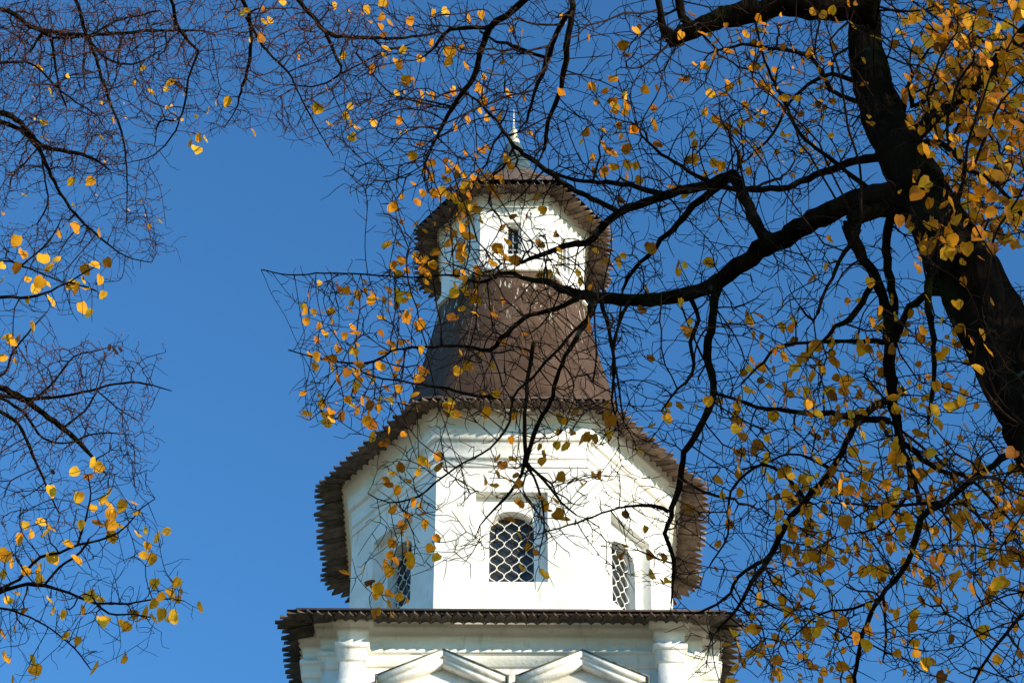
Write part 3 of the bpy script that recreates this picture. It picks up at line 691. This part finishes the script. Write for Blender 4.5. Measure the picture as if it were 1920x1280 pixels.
# ---- the big linden on the right ------------------------------------------------
tx = [W3(1690,-260,12.9), W3(1640,-60,12.5), W3(1620,60,12.2), W3(1650,197,11.9), W3(1697,295,11.6), W3(1748,400,11.3), W3(1797,490,11.05), W3(1850,590,10.8), W3(1908,705,10.45), W3(1988,860,10.1), W3(2060,1030,9.7)]
wd = [48, 53, 60, 76, 94, 104, 118, 130, 138, 148, 158]
trk = [p for p in tx][::-1]; trr = [w_/2*project(p)[2]/FPX for w_, p in zip(wd, tx)][::-1]
b0 = trk[0]; trk = [np.array([b0[0]+.75, b0[1]-.55, 0.0]), np.array([b0[0]+.72, b0[1]-.52, .5]), np.array([b0[0]+.50, b0[1]-.36, b0[2]*.55])]+trk; trr = [.42, .27, .215]+trr
limbsA = [
 (11.3, [(1735,395,60),(1690,372,56),(1640,372,46),(1590,384,40),(1540,405,38),(1470,448,38),(1420,472,34),(1380,502,30),(1340,530,28),(1290,551,26),(1220,562,25),(1150,562,22),(1100,555,20),(1062,545,17),(1030,528,12),(990,522,9),(950,512,7),(900,530,5),(850,516,4),(770,520,3),(690,515,3),(620,512,3),(540,515,2.5),(490,505,2)], 1.6),
 (11.5, [(1460,455,26),(1430,440,24),(1405,390,22),(1388,352,22),(1372,330,24),(1330,346,20),(1290,356,18),(1240,368,17),(1190,388,16),(1160,400,16),(1120,435,14),(1100,455,13),(1060,462,12),(1010,480,9),(975,492,6)], 1.4),
 (12.0, [(1368,335,16),(1310,378,15),(1270,420,12),(1230,462,9),(1185,510,7),(1168,545,6)], .5),
 (12.6, [(1165,398,10),(1110,372,10),(1060,345,10),(1000,302,10),(965,275,8),(930,225,5),(895,190,4),(860,165,3)], .8),
 (12.7, [(1240,366,12),(1180,347,10),(1110,342,8),(1050,330,6),(1030,318,4)], .3),
 (12.0, [(1700,300,26),(1640,297,18),(1590,306,15),(1540,325,14),(1490,347,12),(1430,356,12),(1380,355,10),(1330,338,9),(1290,322,7),(1240,288,6),(1205,255,4),(1190,225,3)], .8),
 (11.4, [(1725,400,34),(1660,392,28),(1600,412,30),(1598,440,26),(1622,485,20),(1650,540,20),(1664,600,20),(1669,680,22),(1675,760,18),(1690,830,14),(1712,900,9),(1730,960,5)], -.7),
 (11.5, [(1690,392,22),(1668,415,18),(1662,470,17),(1674,540,16),(1680,590,15),(1672,640,14)], -.2),
 (11.7, [(1355,520,20),(1340,560,17),(1333,620,16),(1326,665,16),(1338,735,14),(1312,800,13),(1284,850,12),(1272,915,12),(1258,968,10),(1248,1000,9),(1264,1040,8),(1262,1090,6),(1258,1130,3)], -.4),
 (11.4, [(1252,958,8),(1220,947,7),(1160,952,4),(1100,972,4),(1050,990,3),(1010,1000,2)], .2),
 (10.9, [(1800,560,30),(1760,500,22),(1742,520,16),(1742,580,13),(1752,650,10),(1750,720,8),(1738,800,5)], -.2),
 (10.8, [(1835,600,20),(1800,560,12),(1745,548,14),(1700,590,14),(1680,640,12)], .3),
 (10.4, [(1960,815,18),(1920,838,15),(1860,872,13),(1818,902,12),(1770,940,13),(1728,972,13),(1714,1020,12),(1690,1070,10),(1650,1122,9),(1624,1170,9),(1608,1230,8),(1600,1300,7)], .2),
 (11.4, [(1678,745,16),(1640,760,14),(1602,800,13),(1588,835,12),(1556,885,11),(1500,950,13),(1476,978,12),(1460,1010,12),(1440,1046,10),(1402,1105,8),(1382,1142,6),(1345,1180,4)], -.3),
 (11.3, [(1445,1040,8),(1385,1080,7),(1370,1110,6),(1330,1140,5),(1300,1150,3)], -.1),
 (11.4, [(1672,790,14),(1600,782,12),(1560,775,11),(1480,772,9),(1420,762,7),(1370,745,6),(1335,735,5)], -.1),
 (12.1, [(1640,20,60),(1570,18,50),(1480,10,48),(1400,25,42),(1340,36,36),(1300,55,34),(1262,72,30),(1245,60,16),(1236,20,13),(1234,-20,12)], .2),
 (12.4, [(1300,50,18),(1280,30,17),(1272,-10,15),(1268,-50,14)], .1),
 (12.3, [(1640,10,20),(1560,-60,24),(1380,-110,20),(1180,-110,16),(1085,-40,13),(1072,30,12),(1062,90,12),(1060,130,11),(1046,180,9),(1028,230,8),(1020,285,7)], .4),
 (12.4, [(1072,20,10),(1045,60,10),(1030,100,10),(1016,140,8),(1000,180,6),(988,225,5)], .3),
 (12.6, [(1180,-110,12),(1060,-60,13),(985,0,13),(950,30,13),(918,52,12),(902,95,12),(895,132,11),(870,170,10),(850,200,9),(828,240,7),(812,270,4)], .3),
 (12.8, [(918,50,8),(860,54,8),(832,66,7),(815,90,5),(790,110,3)], .2),
 (12.5, [(1030,110,7),(985,95,7),(960,84,7),(930,78,5),(900,60,3)], .3),
 (11.7, [(1700,260,34),(1735,235,30),(1775,205,28),(1810,175,26),(1860,125,26),(1920,62,26),(1990,0,24),(2080,-80,20)], -.3),
 (11.4, [(1730,270,14),(1765,268,11),(1810,312,8),(1870,350,8),(1925,412,8),(1990,480,6)], -.3),
 (11.9, [(1690,210,14),(1705,160,12),(1712,200,10),(1740,180,8)], .1),
 (11.6, [(1085,558,12),(1040,580,9),(995,590,8),(950,625,10),(918,655,8),(870,650,6),(800,650,5),(745,655,4),(700,678,5),(655,680,4),(600,672,3),(540,656,2)], .8),
 (11.4, [(1115,562,12),(1090,620,10),(1060,665,8),(1042,710,8),(1030,755,8),(1010,795,9),(990,850,9),(985,868,8)], .3),
 (11.2, [(1098,600,7),(1050,650,6),(1000,705,5),(962,745,5),(955,790,5),(920,840,4),(868,868,4),(815,905,4),(785,930,4),(730,942,3),(690,925,2)], .2),
 (11.3, [(1000,640,8),(990,700,8),(985,760,7),(984,830,8),(985,868,8),(968,905,6),(945,935,6),(925,955,4),(900,985,3),(890,1010,2)], .1),
 (11.3, [(985,866,7),(1000,895,5),(1015,935,4),(1020,990,3),(1010,1040,2)], .1),
 (11.3, [(988,868,6),(1020,900,5),(1052,940,4),(1080,965,3)], .1),
 (11.5, [(935,745,7),(880,740,6),(840,728,5),(790,722,4),(755,714,4),(700,706,3),(655,685,3)], .3),
 (11.6, [(1130,565,10),(1142,620,7),(1152,690,6),(1148,750,4),(1160,800,3)], .2),
 (11.6, [(1180,560,8),(1150,640,5),(1160,720,4),(1170,790,3)], -.1),
 (11.4, [(1290,550,10),(1310,600,8),(1296,640,8),(1300,700,6),(1270,730,5),(1240,770,3)], -.2),
 (11.0, [(1608,430,12),(1560,520,6),(1540,560,6),(1525,600,6),(1500,575,4)], -.2),
 (11.0, [(1640,520,14),(1615,570,11),(1590,600,12),(1570,612,8),(1540,640,5)], -.2),
 (11.2, [(1668,640,12),(1600,640,8),(1530,640,6),(1460,652,6),(1420,690,5),(1390,720,3)], -.2),
 (10.9, [(1690,830,12),(1760,880,9),(1820,900,6),(1880,960,5),(1930,1010,4)], -.2),
 (10.9, [(1700,860,8),(1700,930,6),(1640,990,4),(1590,1000,3)], -.1),
 (10.6, [(1770,940,8),(1720,945,6),(1650,950,5),(1600,945,4),(1540,940,3)], .0),
 (10.5, [(1650,1120,6),(1600,1140,5),(1540,1150,4),(1490,1190,3),(1450,1220,2)], .1),
 (10.5, [(1655,1118,6),(1660,1160,5),(1662,1200,4),(1655,1240,3)], .1),
 (10.3, [(1990,1010,10),(1940,1120,8),(1900,1170,7),(1860,1220,6),(1830,1270,5),(1810,1310,4)], .0),
 (11.2, [(1560,880,8),(1520,860,5),(1480,850,4),(1430,870,4),(1390,880,3)], -.1),
 (11.2, [(1510,940,8),(1480,900,6),(1430,870,6),(1370,920,5),(1365,1000,4),(1330,1060,3)], -.1),
 (12.0, [(1650,370,12),(1560,300,7),(1500,250,7),(1470,190,6),(1440,130,5),(1420,60,4),(1410,0,4)], .3),
 (12.0, [(1660,220,14),(1610,190,10),(1560,170,8),(1520,110,8),(1440,90,7),(1390,85,6),(1330,100,4)], .1),
 (12.0, [(1640,170,12),(1560,140,8),(1490,180,6),(1450,250,5),(1400,300,4)], .1),
]
densA = [(700,0,1250,120,300),(640,120,900,380,250),(880,160,1040,330,130),(900,120,1250,330,330),(700,250,900,520,150),(900,330,1250,560,300),(575,510,900,800,270),(880,540,1200,800,470),(1200,300,1640,560,380),(1250,0,1640,300,520),(1640,0,1960,480,560),(1200,560,1640,800,290),(1400,740,1640,1280,400),(1640,520,1960,1280,860),(700,800,1130,1060,190),(1100,780,1400,1100,230),(1290,1100,1500,1290,90)]
ldA = [(1400,0,1620,290,110,.8),(1400,120,1620,300,90,.65),(560,560,800,780,50,.85),(760,330,900,560,40,.9),(1720,0,1930,480,780,1.15),(1710,0,1930,260,150,.9),(1500,20,1760,420,26,.9),(1380,640,1640,900,135,1.0),(1640,560,1850,900,170,.95),(1480,880,1930,1090,330,.92),(1400,1080,1930,1280,125,.95),(1360,1160,1560,1280,45,.9),(1860,840,1940,1100,80,1.0),(1430,900,1600,1060,70,.95),(1300,560,1640,800,40,.9)]
make_tree('linden_tree', 'big dark trunked linden leaning across the right side with long limbs and yellow orange leaves', (trk, trr), limbsA, densA, LV, ldA, .0021, M_leaf_o, seed=11, dspread=.5, jit=.20)

# ---- bare crown top left ----------------------------------------------------------
def side_trunk(x0, d, y_top, rb, zt):
    p = W3(x0, y_top, d); return ([np.array([p[0]-.5, p[1]-.3, 0]), np.array([p[0]-.42, p[1]-.25, .5]), np.array([p[0]-.3, p[1]-.2, zt*.4]), np.array([p[0]-.1, p[1], zt*.75]), np.array([p[0], p[1], zt])], [rb*1.5, rb*1.1, rb, rb*.8, rb*.45])
tz = W3(-700, 60, 16)[2]
limbsB = [
 (16.2, [(-700,330,40),(-300,240,22),(-20,212,13),(50,243,11),(75,272,10),(130,284,9),(180,300,6),(205,318,3)]),
 (16.0, [(-300,240,16),(-20,225,11),(68,274,9),(95,330,8),(120,372,7),(150,410,6),(190,447,5),(235,480,3),(285,492,2)], .2),
 (16.4, [(-700,-20,40),(-300,-10,22),(-30,12,10),(30,30,10),(70,55,9),(150,66,8),(250,60,7),(330,57,6),(382,58,3)]),
 (16.4, [(70,55,7),(100,70,6),(160,68,6),(220,40,5),(300,20,4)], .1),
 (15.8, [(-300,-300,24),(60,-120,14),(135,-15,9),(160,60,8),(180,110,8),(205,190,6),(226,240,5),(238,320,3.5),(237,420,2)], .1),
 (15.5, [(-300,-300,20),(200,-150,14),(312,-20,8),(330,45,8),(352,78,7),(370,95,6),(352,150,5),(350,180,5),(336,222,4),(299,229,4),(290,272,2)], .2),
 (15.5, [(336,222,4),(330,245,4),(290,290,3),(240,305,2)], .1),
 (15.6, [(200,-150,16),(400,-80,12),(450,-12,9),(470,60,9),(466,130,8),(455,160,7),(442,205,3),(420,240,2)], .1),
 (15.6, [(462,32,7),(500,95,6),(540,135,5),(562,180,4),(600,250,3),(625,292,2)], .1),
 (15.3, [(400,-80,14),(540,-15,10),(590,38,10),(620,64,10),(700,72,8),(760,70,6),(820,62,5)], .1),
 (15.3, [(610,60,9),(632,110,7),(640,135,5),(600,160,4),(545,160,3)], .1),
 (15.3, [(640,138,5),(680,118,4),(720,98,4),(780,80,3)], .1),
 (15.3, [(700,72,6),(722,90,5),(770,90,4)], .1),
 (15.3, [(668,100,5),(700,140,4),(735,176,4),(790,192,4),(845,202,4),(880,172,3)], .1),
 (15.9, [(55,100,6),(90,60,6),(110,160,5),(125,200,4)], .1),
 (16.0, [(-40,120,8),(20,118,6),(60,120,5),(120,175,4),(180,215,3)], .1),
 (15.9, [(160,65,6),(200,110,5),(250,120,4),(300,95,3)], .1),
 (16.0, [(75,275,5),(85,340,4),(90,380,4),(70,420,3)], .1),
]
densB = [(-20,0,330,170,1500),(-20,170,230,330,620),(-20,0,200,120,150),(-20,330,200,470,110),(200,160,320,400,70),(330,0,470,130,210),(330,130,520,240,130),(470,0,700,110,340),(520,110,720,270,210),(180,380,320,480,55),(690,0,820,240,60),(90,440,300,540,40)]
lvB = C8(3.692,480,0,[(185,20),(95,145),(65,155),(30,265),(290,395),(545,45),(650,90),(600,385),(650,740),(425,755),(625,800),(650,865),(700,880),(675,955),(510,865),(815,850),(490,615)])+C8(3,0,0,[(135,1100),(380,1270),(220,385),(245,690),(290,525),(635,680),(750,470),(960,470),(1070,810),(1105,845),(1110,775),(1155,785),(1215,575),(1170,625),(1275,575),(1425,745),(570,780),(400,1025),(505,1020),(800,385),(850,520),(1280,95),(895,1240)])
make_tree('bare_tree', 'nearly bare tree, dense mesh of fine reddish twigs filling the upper left corner', side_trunk(-900, 16.5, 350, .2, tz+.6), limbsB, densB, lvB, [(300,0,900,260,16,.6),(0,0,330,420,34,.45)], .0020, M_leaf, seed=5, dspread=.55, buds=True, spur=.8, leafsize=.052, jit=.24)

# ---- twiggy tree at the left edge -------------------------------------------------
limbsC = [
 (14.6, [(-600,600,44),(-200,690,24),(-20,722,15),(40,745,15),(90,782,13),(130,812,12),(155,838,10),(178,862,6),(200,890,3)]),
 (14.5, [(-200,690,16),(-20,735,9),(60,748,8),(110,742,7),(170,732,6),(200,722,5),(260,717,5),(300,727,3),(322,733,2)], .1),
 (14.5, [(-20,710,8),(8,700,6),(25,660,5),(60,615,4),(85,590,2)], .1),
 (14.5, [(70,745,6),(110,705,5),(138,668,4),(170,660,3),(215,648,2)], .1),
 (14.7, [(-20,760,9),(35,795,8),(60,850,7),(85,905,5),(110,960,3)], .1),
 (14.7, [(-20,735,8),(40,770,7),(80,820,5),(130,830,4),(180,812,4),(250,815,2)], .1),
 (14.5, [(180,730,4),(215,760,3),(260,790,2)], .1),
 (14.6, [(120,800,6),(160,770,5),(180,735,4)], .1),
]
tz = W3(-700, 650, 14.6)[2]
densC = [(-20,640,180,860,360),(180,660,290,860,150),(40,840,260,940,60),(-20,860,120,1000,50),(60,650,290,720,25)]
make_tree('bare_tree', 'leafless tree whose spiky branches reach in from the left edge at mid height', side_trunk(-760, 14.8, 620, .16, tz), limbsC, densC, [(212,655),(218,660),(205,652),(225,656),(100,885),(28,660)], [], .0022, M_twig, seed=6, dspread=.35, buds=True, spur=.9, leafsize=.032, jit=.22)

# ---- leafy linden at the lower left ------------------------------------------------
limbsD = [
 (12.2, [(-500,1300,40),(-200,1160,20),(-20,1115,9),(35,1098,7),(82,1097,7),(130,1112,5),(180,1130,5),(240,1130,4),(300,1122,3),(345,1126,2)]),
 (12.2, [(-20,1112,6),(35,1085,6),(75,1045,6),(110,1035,5),(150,1020,5),(200,1008,4),(238,985,3),(262,955,2.5),(290,935,2)], .1),
 (12.2, [(82,1097,5),(110,1065,5),(150,1035,5),(168,1010,4)], .1),
 (12.2, [(148,1020,5),(162,970,4),(170,925,3),(165,890,2)], .1),
 (12.1, [(180,1130,5),(205,1150,4),(250,1152,3),(292,1158,2)], .1),
 (12.3, [(-200,1160,10),(-20,1140,5),(40,1150,4),(90,1175,3),(140,1215,3),(170,1255,2)], .1),
 (12.4, [(-500,700,30),(-200,620,12),(-20,560,6),(50,558,5),(95,545,4),(130,530,4),(180,545,3)], .1),
 (12.4, [(-200,620,9),(-20,498,4),(40,498,4),(70,510,3),(130,535,3)], .1),
 (12.4, [(40,498,4),(80,465,4),(100,440,3),(115,410,2)], .1),
 (12.4, [(130,530,3),(160,510,3),(190,495,2)], .1),
]
tz = W3(-600, 640, 12.3)[2]
densD = [(-20,440,180,600,110),(20,950,300,1130,150),(-20,1090,260,1230,130),(-20,1000,60,1100,25),(140,870,290,980,50),(200,1110,300,1200,35)]
lvD = C8(3.2,0,400,[(95,170),(135,250),(260,280),(290,325),(340,270),(100,330),(645,298),(570,310),(515,340),(495,400),(598,400),(432,440),(450,460),(520,455),(615,490),(235,415),(210,455),(165,395),(310,525),(325,545),(495,572),(535,600),(170,520),(205,680),(40,740),(60,760),(110,755),(5,415),(10,315),(5,860),(95,885),(400,80),(350,125),(590,110),(270,415),(70,770)])
lvD += C8(2.667,0,800,[(370,228),(465,183),(490,205),(445,250),(540,323),(390,355),(655,375),(545,400),(610,400),(683,435),(555,443),(465,408),(510,368),(202,475),(125,495),(225,530),(235,525),(255,508),(95,563),(155,535),(405,487),(485,485),(560,495),(540,490),(600,495),(563,553),(725,520),(830,522),(790,560),(735,600),(713,640),(760,662),(690,540),(30,650),(10,640),(55,680),(20,740),(125,725),(195,700),(170,680),(265,660),(380,665),(205,755),(85,830),(40,870),(250,870),(125,920),(260,920),(310,940),(410,920),(425,850),(450,850),(500,865),(520,968),(510,975),(765,780),(780,790),(880,780),(895,865),(850,840),(900,820),(765,885),(1000,905),(865,935),(845,960),(860,950),(805,940),(695,965),(675,935),(730,932),(770,965),(630,1000),(605,985),(75,1005),(325,1042),(388,1073),(10,1040),(25,1155),(170,1165),(180,1215),(165,1260),(60,1270),(470,1210),(615,1160),(800,850),(255,325),(345,590)])
make_tree('linden_tree', 'slender leafy linden whose golden leaved sprays hang in at the lower left', side_trunk(-640, 12.4, 900, .13, tz), limbsD, densD, lvD, [], .0018, M_leaf, seed=8, dspread=.3, buds=False, spur=.55, leafsize=.051, jit=.2)

# ---- unseen leafy tree added on the sun side to shade trunk and right-hand foliage
rng = np.random.default_rng(21)
def added_shade_tree(x, y, zc, rx, rz, n, label):
    root = empty('linden_tree', (x, y, 0)); tag(root, label, 'tree')  # added sun blocker in tree form, outside the view
    mb = MB(); q, r_ = smooth([(0,0,0),(.05,0,.6),(.1,.1,3),(-.1,.1,6),(.1,0,zc),(0,0,zc+rz*.7)], [.5,.32,.28,.22,.14,.04], .3); limb_tube(mb, q, r_, 14, .1); mb.build('trunk', M_bark, root, True)
    for k in range(14):
        a = rng.uniform(0, 6.28); z0_ = rng.uniform(zc-rz*.8, zc+rz*.4); e = np.array([math.cos(a)*rx*.85, math.sin(a)*rx*.85, z0_+rng.uniform(.3, 1.6)])
        mb = MB(); q, r_ = smooth([(0,0,z0_), e*[.5,.5,1]+[0,0,-.3], e], [.09,.05,.015], .25); limb_tube(mb, q, r_, 6, .12); mb.build('limb', M_bark, root, True)
    fol = MB(); cl = rng.normal(0, 1, (n//24, 3)); cl = cl/np.linalg.norm(cl, axis=1)[:,None]*rng.uniform(.25, 1, (len(cl),1))**.5*np.array([rx,rx,rz])+[0,0,zc]
    for c_ in cl:
        for _ in range(24):
            p = c_+rng.normal(0, .32, 3); dn = rng.normal(0,1,3); dn /= np.linalg.norm(dn); nr = np.cross(dn, rng.normal(0,1,3)); nr /= np.linalg.norm(nr); sd_ = np.cross(dn, nr)
            fol.add(p+.085*(LEAF[:,0:1]*sd_+LEAF[:,1:2]*dn+LEAF[:,2:3]*nr), LF, float(rng.uniform(0,1)))
    fol.build('foliage', M_leaf_o, root)
sh = np.array([SUN.x, SUN.y, SUN.z])
c_ = np.array([2.75, 9.5, 8.3])+sh*10.5
added_shade_tree(c_[0], c_[1], c_[2], 2.25, 3.3, 12500, 'unseen leafy tree added right of the viewer to shade the big trunk')
